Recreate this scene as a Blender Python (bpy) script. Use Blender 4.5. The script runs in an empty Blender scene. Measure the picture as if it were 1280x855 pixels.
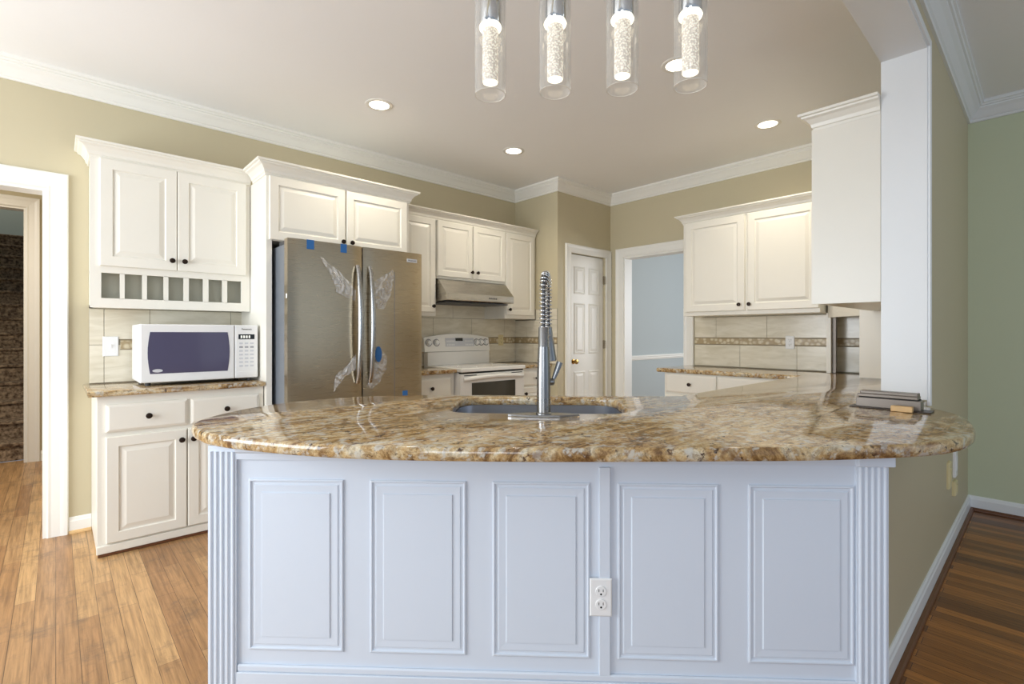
import bpy, bmesh, math, random
from mathutils import Vector
from mathutils.geometry import tessellate_polygon
random.seed(7)
C = bpy.context.scene.collection
S = bpy.context.scene
PI = math.pi

# ------------------------------------------------------------------ camera
cd = bpy.data.cameras.new('camera'); cam = bpy.data.objects.new('camera', cd); C.objects.link(cam)
cam.location = (0, 0, 1.24)
cam.rotation_euler = (math.radians(90), 0, math.radians(47.37 - 90))
cd.sensor_width = 36; cd.lens = 619.5/1280*36; cd.shift_y = -10/1280
cd.clip_start = .02
S.camera = cam
# ------------------------------------------------------------------ view, world, lights
S.view_settings.view_transform = 'Standard'; S.view_settings.look = 'None'
S.view_settings.gamma = 1; S.view_settings.use_curve_mapping = False
S.view_settings.exposure = -0.30
w = bpy.data.worlds.new('world'); S.world = w; w.use_nodes = True
bg = w.node_tree.nodes['Background']; bg.inputs[0].default_value = (.62, .78, 1.0, 1); bg.inputs[1].default_value = .62

def area(name, loc, target, sx, sy, power, col):
    l = bpy.data.lights.new(name, 'AREA'); l.shape = 'RECTANGLE'; l.size = sx; l.size_y = sy
    l.energy = power; l.color = col
    o = bpy.data.objects.new(name, l); C.objects.link(o); o.location = loc
    o.rotation_euler = (Vector(target) - Vector(loc)).to_track_quat('-Z', 'Y').to_euler()
    return o
area('rear_fill', (3.1, -2.9, 1.6), (3.3, 1, .9), 2.4, 1.9, 10, (.84, .92, 1))  # added fill lamp behind the camera, balances half wall and dining floor
area('dining_fill', (-2.4, -1.5, 1.6), (4.7, -.6, 1.4), 1.8, 1.7, 62, (.90, .95, 1))  # unseen fill added to brighten the far dining wall, no window built
area('side_fill', (-2.4, 2.5, 1.5), (2, 2.9, 1.6), 2.2, 1.7, 150, (.90, .95, 1))  # added off-frame fill in daylight colour, lifts left wall and ceiling
area('hall_fill', (-.9, 5.4, 2.8), (-.9, 5.4, 0), .5, .5, 50, (1, .90, .76))  # unseen lamp added to brighten the tan hall walls
area('upstairs_fill', (-.9, 10.6, 4.5), (-.9, 10.2, 0), .8, .8, 18, (1, .96, .9))  # lamp added out of view to lift the stairwell wall
area('study_fill', (7.6, .9, 1.6), (6.2, 4, 1.4), 1.6, 1.6, 75, (.95, .97, 1))  # added area lamp for the blue wall, stands in for daylight

# ------------------------------------------------------------------ materials
M = {}
def new_mat(name):
    m = bpy.data.materials.new(name); m.use_nodes = True; M[name] = m
    nt = m.node_tree; return m, nt, nt.nodes['Principled BSDF'], nt.nodes, nt.links
def rgb(r, g, b):   # sRGB 0-255 to linear
    f = lambda c: (c/255/12.92) if c/255 <= .04045 else ((c/255 + .055)/1.055)**2.4
    return (f(r), f(g), f(b), 1)
def paint(name, c, rough=.5, var=.03, scale=6, bump=0.0, spec=.5, metal=0.0):
    m, nt, p, N, L = new_mat(name)
    tc = N.new('ShaderNodeTexCoord'); no = N.new('ShaderNodeTexNoise'); no.inputs['Scale'].default_value = scale
    no.inputs['Detail'].default_value = 4
    L.new(tc.outputs['Object'], no.inputs['Vector'])
    mx = N.new('ShaderNodeMix'); mx.data_type = 'RGBA'
    mx.inputs[6].default_value = tuple(v*(1 - var) for v in c[:3]) + (1,)
    mx.inputs[7].default_value = tuple(min(1, v*(1 + var)) for v in c[:3]) + (1,)
    L.new(no.outputs['Fac'], mx.inputs[0]); L.new(mx.outputs[2], p.inputs['Base Color'])
    p.inputs['Roughness'].default_value = rough; p.inputs['Metallic'].default_value = metal
    p.inputs['Specular IOR Level'].default_value = spec
    if bump:
        b = N.new('ShaderNodeBump'); b.inputs['Strength'].default_value = bump; b.inputs['Distance'].default_value = .002
        n2 = N.new('ShaderNodeTexNoise'); n2.inputs['Scale'].default_value = 160
        L.new(tc.outputs['Object'], n2.inputs['Vector']); L.new(n2.outputs['Fac'], b.inputs['Height'])
        L.new(b.outputs[0], p.inputs['Normal'])
    return m
paint('tan_wall', rgb(200, 189, 158), .55, .02, 2, .05)
paint('green_lit_wall', rgb(203, 210, 180), .55, .02, 2, .05)  # wall paint with green outdoor light put into the colour
paint('blue_wall', rgb(176, 182, 180), .35, .02, 2, .05)
paint('grey_wall', rgb(170, 176, 165), .6, .02, 2)
paint('ceiling_paint', rgb(247, 247, 246), .8, .015, 2)
paint('trim_cool_lit', rgb(234, 236, 236), .35, .01)  # white trim shifted cool, the daylight cast is in the colour
paint('island_cool_lit', rgb(213, 221, 231), .38, .01)  # cabinet white with cool daylight tint mixed into the base colour
paint('white_trim', rgb(240, 238, 230), .35, .01)
paint('white_cabinet', rgb(238, 234, 222), .32, .012)
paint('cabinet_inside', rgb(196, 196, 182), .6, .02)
paint('white_enamel', rgb(240, 238, 232), .15, .01)
paint('white_plastic', rgb(236, 236, 234), .3, .01)
paint('ivory_plastic', rgb(222, 208, 160), .35, .02)
paint('button_grey', rgb(206, 208, 212), .5, .02)
paint('button_dark', rgb(160, 162, 166), .5, .02)
paint('dark_print', rgb(70, 70, 72), .5, .02)
paint('rim_glint_white', rgb(236, 234, 226), .1, .02)  # white that paints the bright glint along the pendant glass edge
paint('bronze', rgb(48, 36, 28), .3, .1, 40, metal=.7)
paint('black_void', rgb(10, 10, 10), .7, .1)
paint('black_glass', rgb(12, 14, 10), .05, .05)
paint('microwave_glass', rgb(80, 76, 100), .08, .06, 3)
paint('oven_glass', rgb(64, 60, 50), .05, .08, 8)
paint('blue_tape', rgb(40, 104, 170), .6, .06, 30)
paint('taupe_metal', rgb(128, 118, 108), .38, .04, 20, metal=.35)
paint('dark_taupe', rgb(62, 54, 48), .4, .04, 20, metal=.3)
paint('pale_wood', rgb(214, 176, 122), .5, .12, 25)
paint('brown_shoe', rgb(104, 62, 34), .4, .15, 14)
paint('brass', rgb(176, 140, 80), .22, .05, 30, metal=1)
paint('hinge_metal', rgb(150, 140, 120), .3, .05, 30, metal=.9)
paint('chrome', rgb(212, 214, 216), .08, .02, 20, metal=1)
paint('fridge_side', rgb(132, 138, 146), .4, .03, 10, metal=.4)
paint('grout', rgb(150, 142, 124), .8, .05, 30)
paint('sink_steel', rgb(190, 194, 202), .28, .03, 30, metal=.9)

def brushed(name, c, rough, sc=(1, 1, 60), amt=.10):
    m, nt, p, N, L = new_mat(name)
    tc = N.new('ShaderNodeTexCoord'); mp = N.new('ShaderNodeMapping'); mp.inputs['Scale'].default_value = sc
    no = N.new('ShaderNodeTexNoise'); no.inputs['Scale'].default_value = 8; no.inputs['Detail'].default_value = 5
    L.new(tc.outputs['Object'], mp.inputs[0]); L.new(mp.outputs[0], no.inputs['Vector'])
    mr = N.new('ShaderNodeMapRange'); mr.inputs[3].default_value = rough - amt/2; mr.inputs[4].default_value = rough + amt/2
    L.new(no.outputs['Fac'], mr.inputs[0]); L.new(mr.outputs[0], p.inputs['Roughness'])
    mx = N.new('ShaderNodeMix'); mx.data_type = 'RGBA'
    mx.inputs[6].default_value = tuple(v*.96 for v in c[:3]) + (1,); mx.inputs[7].default_value = c
    L.new(no.outputs['Fac'], mx.inputs[0]); L.new(mx.outputs[2], p.inputs['Base Color'])
    p.inputs['Metallic'].default_value = 1
brushed('fridge_steel', rgb(180, 166, 142), .28, amt=.05)
brushed('handle_steel', rgb(176, 176, 174), .26)
brushed('hood_steel', rgb(186, 182, 174), .28)
brushed('faucet_steel', rgb(150, 150, 150), .28, (1, 1, 3))

def granite():
    m, nt, p, N, L = new_mat('granite')
    tc = N.new('ShaderNodeTexCoord')
    mp = N.new('ShaderNodeMapping'); mp.inputs['Rotation'].default_value = (0, 0, math.radians(45)); mp.inputs['Scale'].default_value = (2.6, 5.6, 5)
    L.new(tc.outputs['Object'], mp.inputs[0])
    def noise(vec, s, d, r=.6, dist=0):
        n = N.new('ShaderNodeTexNoise'); n.inputs['Scale'].default_value = s; n.inputs['Detail'].default_value = d
        n.inputs['Roughness'].default_value = r; n.inputs['Distortion'].default_value = dist
        L.new(vec, n.inputs['Vector']); return n
    def ramp(src, stops):
        r = N.new('ShaderNodeValToRGB'); e = r.color_ramp.elements
        while len(e) > len(stops): e.remove(e[-1])
        while len(e) < len(stops): e.new(.5)
        for i, (pos, c) in enumerate(stops): e[i].position = pos; e[i].color = c
        L.new(src, r.inputs[0]); return r
    def mix(fac, a, b, mode='MIX'):
        x = N.new('ShaderNodeMix'); x.data_type = 'RGBA'; x.blend_type = mode
        if isinstance(fac, float): x.inputs[0].default_value = fac
        else: L.new(fac, x.inputs[0])
        L.new(a, x.inputs[6])
        if isinstance(b, tuple): x.inputs[7].default_value = b
        else: L.new(b, x.inputs[7])
        return x
    big = noise(mp.outputs[0], 1.7, 10, .72, 1.6)
    base = ramp(big.outputs['Fac'], [(.31, rgb(80, 60, 40)), (.40, rgb(144, 110, 68)), (.47, rgb(190, 156, 104)), (.54, rgb(212, 188, 144)), (.62, rgb(220, 210, 184)), (.73, rgb(146, 116, 76))])
    mp2 = N.new('ShaderNodeMapping'); mp2.inputs['Rotation'].default_value = (0, 0, math.radians(45)); mp2.inputs['Scale'].default_value = (.55, 1.3, 1.2); L.new(tc.outputs['Object'], mp2.inputs[0])
    med = noise(mp2.outputs[0], 22, 8, .8, .5)
    mr_ = ramp(med.outputs['Fac'], [(.36, (.22, .17, .14, 1)), (.50, (1, 1, 1, 1))])
    m0 = mix(.5, base.outputs[0], mr_.outputs[0], 'MULTIPLY')
    fine = noise(tc.outputs['Object'], 70, 4, .75)
    fr = ramp(fine.outputs['Fac'], [(.40, (.34, .28, .24, 1)), (.54, (1, 1, 1, 1))])
    m1 = mix(.5, m0.outputs[2], fr.outputs[0], 'MULTIPLY')
    spk = noise(tc.outputs['Object'], 46, 4, .65)
    sr = ramp(spk.outputs['Fac'], [(.57, (0, 0, 0, 1)), (.63, (1, 1, 1, 1))])
    clus = noise(mp.outputs[0], 3.2, 5, .6, .8)
    cr = ramp(clus.outputs['Fac'], [(.38, (0, 0, 0, 1)), (.54, (1, 1, 1, 1))])
    mm = N.new('ShaderNodeMath'); mm.operation = 'MULTIPLY'
    L.new(sr.outputs[0], mm.inputs[0]); L.new(cr.outputs[0], mm.inputs[1])
    m2 = mix(mm.outputs[0], m1.outputs[2], rgb(66, 46, 36))
    gry = noise(tc.outputs['Object'], 30, 4, .6)
    gr = ramp(gry.outputs['Fac'], [(.54, (0, 0, 0, 1)), (.62, (.8, .8, .8, 1))])
    m3 = mix(gr.outputs[0], m2.outputs[2], rgb(200, 196, 184))
    mp3 = N.new('ShaderNodeMapping'); mp3.inputs['Rotation'].default_value = (0, 0, math.radians(45)); mp3.inputs['Scale'].default_value = (4, 34, 34)
    L.new(tc.outputs['Object'], mp3.inputs[0])
    vein = noise(mp3.outputs[0], 1.0, 5, .6, .6)
    vr = ramp(vein.outputs['Fac'], [(.53, (0, 0, 0, 1)), (.66, (.62, .62, .62, 1))])
    m4 = mix(vr.outputs[0], m3.outputs[2], rgb(112, 78, 48))
    L.new(m4.outputs[2], p.inputs['Base Color'])
    p.inputs['Roughness'].default_value = .07
    p.inputs['Specular IOR Level'].default_value = .6
granite()

def wood(name, c1, c2, rough, worn, board=.07):
    m, nt, p, N, L = new_mat(name)
    tc = N.new('ShaderNodeTexCoord')
    mp = N.new('ShaderNodeMapping'); mp.inputs['Rotation'].default_value = (0, 0, PI/2)
    L.new(tc.outputs['Object'], mp.inputs[0])
    br = N.new('ShaderNodeTexBrick'); br.inputs['Scale'].default_value = 1; br.inputs['Brick Width'].default_value = .95
    br.inputs['Row Height'].default_value = board; br.inputs['Mortar Size'].default_value = .0011
    br.inputs['Mortar Smooth'].default_value = .2; br.offset = .37; br.squash = 1
    br.inputs['Color1'].default_value = c1; br.inputs['Color2'].default_value = c2
    br.inputs['Mortar'].default_value = tuple(v*.35 for v in c2[:3]) + (1,)
    L.new(mp.outputs[0], br.inputs['Vector'])
    m2 = N.new('ShaderNodeMapping'); m2.inputs['Scale'].default_value = (34, 1.3, 1)
    L.new(tc.outputs['Object'], m2.inputs[0])
    gn = N.new('ShaderNodeTexNoise'); gn.inputs['Scale'].default_value = 2.2; gn.inputs['Detail'].default_value = 7; gn.inputs['Roughness'].default_value = .68; gn.inputs['Distortion'].default_value = .35
    L.new(m2.outputs[0], gn.inputs['Vector'])
    r = N.new('ShaderNodeValToRGB'); r.color_ramp.elements[0].position = .30; r.color_ramp.elements[0].color = (.30, .27, .24, 1)
    r.color_ramp.elements[1].position = .62; r.color_ramp.elements[1].color = (1.0, 1.0, 1.0, 1)
    L.new(gn.outputs['Fac'], r.inputs[0])
    mx = N.new('ShaderNodeMix'); mx.data_type = 'RGBA'; mx.blend_type = 'MULTIPLY'; mx.inputs[0].default_value = .75
    L.new(br.outputs['Color'], mx.inputs[6]); L.new(r.outputs[0], mx.inputs[7])
    out = mx.outputs[2]
    if worn:   # grey scuffs and blotches worn into the boards
        n3 = N.new('ShaderNodeTexNoise'); n3.inputs['Scale'].default_value = 5.5; n3.inputs['Detail'].default_value = 9; n3.inputs['Roughness'].default_value = .78
        L.new(tc.outputs['Object'], n3.inputs['Vector'])
        r3 = N.new('ShaderNodeValToRGB'); r3.color_ramp.elements[0].position = .52; r3.color_ramp.elements[1].position = .66
        r3.color_ramp.elements[0].color = (0, 0, 0, 1); r3.color_ramp.elements[1].color = (.6, .6, .6, 1)
        L.new(n3.outputs['Fac'], r3.inputs[0])
        m4 = N.new('ShaderNodeMix'); m4.data_type = 'RGBA'; m4.inputs[7].default_value = rgb(104, 84, 66)
        L.new(r3.outputs[0], m4.inputs[0]); L.new(out, m4.inputs[6]); out = m4.outputs[2]
    L.new(out, p.inputs['Base Color'])
    n5 = N.new('ShaderNodeTexNoise'); n5.inputs['Scale'].default_value = 5; n5.inputs['Detail'].default_value = 5
    L.new(tc.outputs['Object'], n5.inputs['Vector'])
    mr = N.new('ShaderNodeMapRange'); mr.inputs[3].default_value = rough - .1; mr.inputs[4].default_value = rough + .1
    L.new(n5.outputs['Fac'], mr.inputs[0]); L.new(mr.outputs[0], p.inputs['Roughness'])
    b = N.new('ShaderNodeBump'); b.inputs['Strength'].default_value = .25; b.inputs['Distance'].default_value = .002
    L.new(br.outputs['Fac'], b.inputs['Height']); b.invert = True; L.new(b.outputs[0], p.inputs['Normal'])
wood('worn_oak', rgb(210, 168, 116), rgb(172, 128, 84), .34, True)
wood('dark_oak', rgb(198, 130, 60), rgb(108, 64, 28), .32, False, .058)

def tile_mat():
    m, nt, p, N, L = new_mat('tile')
    tc = N.new('ShaderNodeTexCoord'); mp = N.new('ShaderNodeMapping'); mp.inputs['Scale'].default_value = (2, 2, 9)
    L.new(tc.outputs['Object'], mp.inputs[0])
    no = N.new('ShaderNodeTexNoise'); no.inputs['Scale'].default_value = 2.4; no.inputs['Detail'].default_value = 7; no.inputs['Distortion'].default_value = .8
    L.new(mp.outputs[0], no.inputs['Vector'])
    r = N.new('ShaderNodeValToRGB'); r.color_ramp.elements[0].position = .3; r.color_ramp.elements[0].color = rgb(214, 205, 181)
    r.color_ramp.elements[1].position = .7; r.color_ramp.elements[1].color = rgb(234, 227, 208)
    L.new(no.outputs['Fac'], r.inputs[0]); L.new(r.outputs[0], p.inputs['Base Color']); p.inputs['Roughness'].default_value = .18
tile_mat()
def listello_mat():
    m, nt, p, N, L = new_mat('listello')
    tc = N.new('ShaderNodeTexCoord')
    wv = N.new('ShaderNodeTexVoronoi'); wv.inputs['Scale'].default_value = 26
    L.new(tc.outputs['Object'], wv.inputs['Vector'])
    r = N.new('ShaderNodeValToRGB'); r.color_ramp.elements[0].position = .25; r.color_ramp.elements[0].color = rgb(214, 202, 172)
    r.color_ramp.elements[1].position = .55; r.color_ramp.elements[1].color = rgb(174, 154, 118)
    L.new(wv.outputs['Distance'], r.inputs[0]); L.new(r.outputs[0], p.inputs['Base Color']); p.inputs['Roughness'].default_value = .3
    b = N.new('ShaderNodeBump'); b.inputs['Strength'].default_value = .5; b.inputs['Distance'].default_value = .004; b.invert = True
    L.new(wv.outputs['Distance'], b.inputs['Height']); L.new(b.outputs[0], p.inputs['Normal'])
listello_mat()
def carpet():
    m, nt, p, N, L = new_mat('carpet')
    tc = N.new('ShaderNodeTexCoord'); no = N.new('ShaderNodeTexNoise'); no.inputs['Scale'].default_value = 34; no.inputs['Detail'].default_value = 6
    L.new(tc.outputs['Object'], no.inputs['Vector'])
    r = N.new('ShaderNodeValToRGB'); r.color_ramp.elements[0].position = .35; r.color_ramp.elements[0].color = rgb(84, 66, 50)
    r.color_ramp.elements[1].position = .68; r.color_ramp.elements[1].color = rgb(172, 150, 124)
    L.new(no.outputs['Fac'], r.inputs[0]); L.new(r.outputs[0], p.inputs['Base Color']); p.inputs['Roughness'].default_value = .95
    b = N.new('ShaderNodeBump'); b.inputs['Strength'].default_value = .8; b.inputs['Distance'].default_value = .01
    L.new(no.outputs['Fac'], b.inputs['Height']); L.new(b.outputs[0], p.inputs['Normal'])
carpet()
def glow(name, c, s):
    m, nt, p, N, L = new_mat(name)
    p.inputs['Base Color'].default_value = (1, 1, 1, 1)
    p.inputs['Emission Color'].default_value = c; p.inputs['Emission Strength'].default_value = s
glow('can_glow', (1, .90, .72, 1), 8)
glow('led_glow', (1, .88, .66, 1), 3)
glow('display_glow', rgb(120, 130, 40), .5)
def crystal():
    m, nt, p, N, L = new_mat('bubble_crystal')
    tc = N.new('ShaderNodeTexCoord'); vo = N.new('ShaderNodeTexVoronoi'); vo.inputs['Scale'].default_value = 150
    L.new(tc.outputs['Object'], vo.inputs['Vector'])
    r = N.new('ShaderNodeValToRGB'); r.color_ramp.elements[0].position = .25; r.color_ramp.elements[0].color = (1, .93, .78, 1)
    r.color_ramp.elements[1].position = .6; r.color_ramp.elements[1].color = (.30, .25, .18, 1)
    L.new(vo.outputs['Distance'], r.inputs[0]); L.new(r.outputs[0], p.inputs['Emission Color'])
    lw = N.new('ShaderNodeLayerWeight'); lw.inputs[0].default_value = .35
    mr = N.new('ShaderNodeMapRange'); mr.inputs[3].default_value = .75; mr.inputs[4].default_value = 1.7
    L.new(lw.outputs['Facing'], mr.inputs[0]); L.new(mr.outputs[0], p.inputs['Emission Strength'])
    p.inputs['Base Color'].default_value = (.6, .56, .5, 1); p.inputs['Roughness'].default_value = .1
crystal()
def clear(name, tint, base, edge, rough=.02):
    m, nt, p, N, L = new_mat(name)
    out = N['Material Output']; tr = N.new('ShaderNodeBsdfTransparent'); tr.inputs[0].default_value = tint
    gl = N.new('ShaderNodeBsdfGlossy'); gl.inputs['Roughness'].default_value = rough
    lw = N.new('ShaderNodeLayerWeight'); lw.inputs[0].default_value = .25
    mr = N.new('ShaderNodeMapRange'); mr.inputs[3].default_value = base; mr.inputs[4].default_value = edge
    L.new(lw.outputs['Facing'], mr.inputs[0])
    df = N.new('ShaderNodeBsdfDiffuse'); df.inputs[0].default_value = (.9, .9, .88, 1)  # white blended in toward grazing angles, paints bright outlines on the glass
    m0 = N.new('ShaderNodeMixShader'); m0.inputs[0].default_value = .45; L.new(gl.outputs[0], m0.inputs[1]); L.new(df.outputs[0], m0.inputs[2])
    mx = N.new('ShaderNodeMixShader'); L.new(mr.outputs[0], mx.inputs[0]); L.new(tr.outputs[0], mx.inputs[1]); L.new(m0.outputs[0], mx.inputs[2])
    L.new(mx.outputs[0], out.inputs[0]); return m, N, L, mx, out
clear('clear_glass', (.985, .985, .98, 1), .012, .6)
def film():
    m, nt, p, N, L = new_mat('plastic_film')
    tc = N.new('ShaderNodeTexCoord'); no = N.new('ShaderNodeTexNoise'); no.inputs['Scale'].default_value = 11; no.inputs['Detail'].default_value = 4; no.inputs['Distortion'].default_value = 2.5
    L.new(tc.outputs['Object'], no.inputs['Vector'])
    r = N.new('ShaderNodeValToRGB'); r.color_ramp.elements[0].position = .38; r.color_ramp.elements[0].color = (.12, .12, .12, 1)
    r.color_ramp.elements[1].position = .72; r.color_ramp.elements[1].color = (.72, .72, .72, 1)
    L.new(no.outputs['Fac'], r.inputs[0]); L.new(r.outputs[0], p.inputs['Alpha'])
    p.inputs['Base Color'].default_value = (.92, .92, .92, 1); p.inputs['Roughness'].default_value = .2
film()

# ------------------------------------------------------------------ mesh tools
class MB:
    def __init__(s): s.b = bmesh.new(); s.mi = 0
    def face(s, vs):
        try:
            f = s.b.faces.new(vs); f.material_index = s.mi; return f
        except ValueError: return None
    def quadbox(s, O, u, v, n, w, h, d, bev=0):     # O corner, extents along u, v, n
        O, u, v, n = Vector(O), Vector(u), Vector(v), Vector(n)
        t = bmesh.new(); bmesh.ops.create_cube(t, size=1)
        if bev:
            for vv in t.verts: vv.co = Vector(((vv.co.x + .5)*w, (vv.co.y + .5)*h, (vv.co.z + .5)*d))
            bmesh.ops.bevel(t, geom=t.edges[:], offset=min(bev, w*.45, h*.45, d*.45), segments=2, affect='EDGES', profile=.5)
        else:
            for vv in t.verts: vv.co = Vector(((vv.co.x + .5)*w, (vv.co.y + .5)*h, (vv.co.z + .5)*d))
        mp = {}
        for vv in t.verts: mp[vv] = s.b.verts.new(O + u*vv.co.x + v*vv.co.y + n*vv.co.z)
        for f in t.faces: s.face([mp[x] for x in f.verts])
        t.free(); return s
    def box(s, x0, x1, y0, y1, z0, z1, bev=0):
        return s.quadbox((x0, y0, z0), (1, 0, 0), (0, 1, 0), (0, 0, 1), x1 - x0, y1 - y0, z1 - z0, bev)
    def loops(s, rings, cap0=True, cap1=True, closed=True):
        vs = [[s.b.verts.new(p) for p in r] for r in rings]
        n = len(vs[0])
        for a, b in zip(vs, vs[1:]):
            for i in range(n if closed else n - 1):
                s.face([a[i], a[(i + 1) % n], b[(i + 1) % n], b[i]])
        if cap0: s.face(list(reversed(vs[0])))
        if cap1: s.face(vs[-1])
        return s
    def panel(s, O, u, n, w, h, rings):             # nested rectangles (inset, out) on plane O,u,z
        O, u, n = Vector(O), Vector(u), Vector(n); z = Vector((0, 0, 1))
        R = []
        for i, c in rings:
            R.append([O + u*a + z*b + n*c for a, b in ((i, i), (w - i, i), (w - i, h - i), (i, h - i))])
        return s.loops(R)
    def lathe(s, O, ax, prof, seg=20, cap=True):
        O, ax = Vector(O), Vector(ax).normalized()
        a = ax.orthogonal().normalized(); b = ax.cross(a)
        return s.loops([[O + ax*h + (a*math.cos(2*PI*k/seg) + b*math.sin(2*PI*k/seg))*max(r, 1e-4) for k in range(seg)] for r, h in prof], cap, cap)
    def tube(s, pts, r, seg=10, flat=1.0):
        pts = [Vector(p) for p in pts]; n = len(pts)
        rs = r if isinstance(r, (list, tuple)) else [r]*n
        t0 = (pts[1] - pts[0]).normalized(); a = t0.orthogonal().normalized(); R = []
        for i, p in enumerate(pts):
            t = (pts[min(i + 1, n - 1)] - pts[max(i - 1, 0)]).normalized()
            a = (a - t*a.dot(t)).normalized(); b = t.cross(a)
            R.append([p + (a*math.cos(2*PI*k/seg)*flat + b*math.sin(2*PI*k/seg))*rs[i] for k in range(seg)])
        return s.loops(R)
    def sweep(s, path, prof, mapf, closed=False):   # profile (offset to the right, height) along a mitred 2-D path
        P = [Vector(p) for p in path]; n = len(P); R = []
        for i, p in enumerate(P):
            d0 = (P[i] - P[i-1]).normalized() if i > 0 or closed else None
            d1 = (P[(i+1) % n] - P[i]).normalized() if i < n-1 or closed else None
            if d0 is None: d0 = d1
            if d1 is None: d1 = d0
            n0 = Vector((d0.y, -d0.x)); n1 = Vector((d1.y, -d1.x)); m = (n0 + n1)
            m = m / max(.2, m.dot(n0))
            R.append([Vector(mapf(p.x + m.x*o, p.y + m.y*o, h)) for o, h in prof])
        if closed: R.append(R[0])
        return s.loops(R, not closed, not closed)
    def prism(s, poly, z0, z1):
        return s.loops([[(x, y, z0) for x, y in poly], [(x, y, z1) for x, y in poly]])

def root_of(o):
    while o.parent: o = o.parent
    return o
def obj(name, mb, mats, parent=None, smooth=None, label=None):
    me = bpy.data.meshes.new(name)
    bmesh.ops.remove_doubles(mb.b, verts=mb.b.verts[:], dist=1e-6)
    bmesh.ops.recalc_face_normals(mb.b, faces=mb.b.faces[:])
    if parent is not None:
        off = root_of(parent).location
        for v in mb.b.verts: v.co -= off
    mb.b.to_mesh(me); mb.b.free()
    for m in (mats if isinstance(mats, (list, tuple)) else [mats]): me.materials.append(M[m])
    o = bpy.data.objects.new(name, me); C.objects.link(o)
    if parent is not None: o.parent = parent
    if smooth is not None:
        me.polygons.foreach_set('use_smooth', [True]*len(me.polygons))
        try: me.set_sharp_from_angle(angle=math.radians(smooth))
        except Exception: pass
    if label: o['label'] = label
    return o
def thing(name, label, cat, loc, group=None):
    o = bpy.data.objects.new(name, None); C.objects.link(o); o.location = loc; o.empty_display_size = .05
    o['label'] = label; o['category'] = cat; o['kind'] = 'thing'
    if group: o['group'] = group
    return o
def tag(o, label, cat, group=None):
    o['label'] = label; o['category'] = cat; o['kind'] = 'thing'
    if group: o['group'] = group
    return o
def struct(name, mb, mats, parent=None, smooth=None):
    o = obj(name, mb, mats, parent, smooth); o['kind'] = 'structure'; return o
def dup(root, loc, label):
    r = root.copy(); C.objects.link(r); r.location = loc; r['label'] = label
    for ch in list(root.children):
        c = ch.copy(); C.objects.link(c); c.parent = r
        for g in list(ch.children):
            d = g.copy(); C.objects.link(d); d.parent = c
    return r
def text_part(name, body, size, O, u, n, mat, parent, depth=.0006):
    cu = bpy.data.curves.new(name, 'FONT'); cu.body = body; cu.size = size; cu.extrude = depth; cu.align_x = 'CENTER'; cu.align_y = 'CENTER'
    cu.materials.append(M[mat])
    tmp = bpy.data.objects.new(name, cu); C.objects.link(tmp)
    me = bpy.data.meshes.new_from_object(tmp.evaluated_get(bpy.context.evaluated_depsgraph_get()))
    bpy.data.objects.remove(tmp)
    o = bpy.data.objects.new(name, me); C.objects.link(o); o.parent = parent
    from mathutils import Matrix
    u, n = Vector(u), Vector(n); v = Vector((0, 0, 1))
    R = Matrix((u, v, n)).transposed().to_4x4()
    o.matrix_local = Matrix.Translation(Vector(O) - root_of(parent).location) @ R
    return o
XY = lambda a, b, h: (a, b, h)

# ------------------------------------------------------------------ room shell
YW, XB, YP, XP, ZC = 4.133, 4.771, 3.484, 3.854, 2.85
YD0, YD1 = .397, .572        # the dividing wall between kitchen and dining room
DX0, DX1, DZ = -1.05, -.042, 2.125      # cased opening in the left wall
struct('floor_kitchen', MB().box(-2.5, XB + .12, .43, 6.85, -.05, 0), 'worn_oak')
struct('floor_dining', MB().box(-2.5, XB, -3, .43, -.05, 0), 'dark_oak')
struct('floor_study', MB().box(XB + .12, 9, .9, 4.05, -.05, 0), 'worn_oak')
struct('ceiling', MB().box(-2.5, 9, -3, 6.85, ZC, ZC + .1), 'ceiling_paint')
m = MB(); m.box(-2.5, DX0, YW, YW + .12, 0, ZC); m.box(DX0, DX1, YW, YW + .12, DZ, ZC); m.box(DX1, XP + .1, YW, YW + .12, 0, ZC)
struct('wall_left', m, 'tan_wall')
m = MB(); m.box(XP, XP + .1, YP, YW, 0, ZC); m.box(XP + .1, 4.062, YP, YP + .1, 0, ZC); m.box(4.062, 4.675, YP, YP + .1, 2.115, ZC); m.box(4.675, XB, YP, YP + .1, 0, ZC)
struct('wall_pantry', m, 'tan_wall')
m = MB(); m.box(XB, XB + .12, YD1, 2.55, 0, ZC); m.box(XB, XB + .12, 2.55, 3.30, 2.114, ZC); m.box(XB, XB + .12, 3.30, YP + .1, 0, ZC)
struct('wall_back', m, 'tan_wall')
struct('wall_dining', MB().box(XB, XB + .12, -3, YD1, 0, ZC), 'green_lit_wall')
JX, JZ = 3.05, 2.61       # end of the wall beside the pass-through, underside of its header
m = MB(); m.box(JX, XB, YD0, YD1, 0, ZC); m.box(-1.5, JX, YD0, YD1, JZ, ZC); m.box(1.97, JX, YD0, YD1, 0, .886)
struct('wall_right', m, 'tan_wall')
m = MB(); m.box(-.21, .6, 6.70, 6.82, 0, ZC); m.box(-1.75, -.21, 6.70, 6.82, 2.46, ZC); m.box(-2.5, -1.75, 6.70, 6.82, 0, ZC); m.box(.6, .72, YW + .12, 6.82, 0, ZC)
struct('wall_hall', m, 'tan_wall')
m = MB(); m.box(.02, .12, 6.82, 11.4, 0, 4.6); m.box(-1.9, -1.8, 6.82, 11.4, 0, 4.6); m.box(-1.9, .12, 11.4, 11.5, 0, 4.6)
struct('wall_stairwell', m, 'grey_wall')
struct('ceiling_stairwell', MB().box(-1.9, .12, 6.85, 11.5, 4.6, 4.7), 'ceiling_paint')
struct('wall_study', MB().box(XB + .12, 9, 4.05, 4.15, 0, ZC), 'blue_wall')

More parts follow.
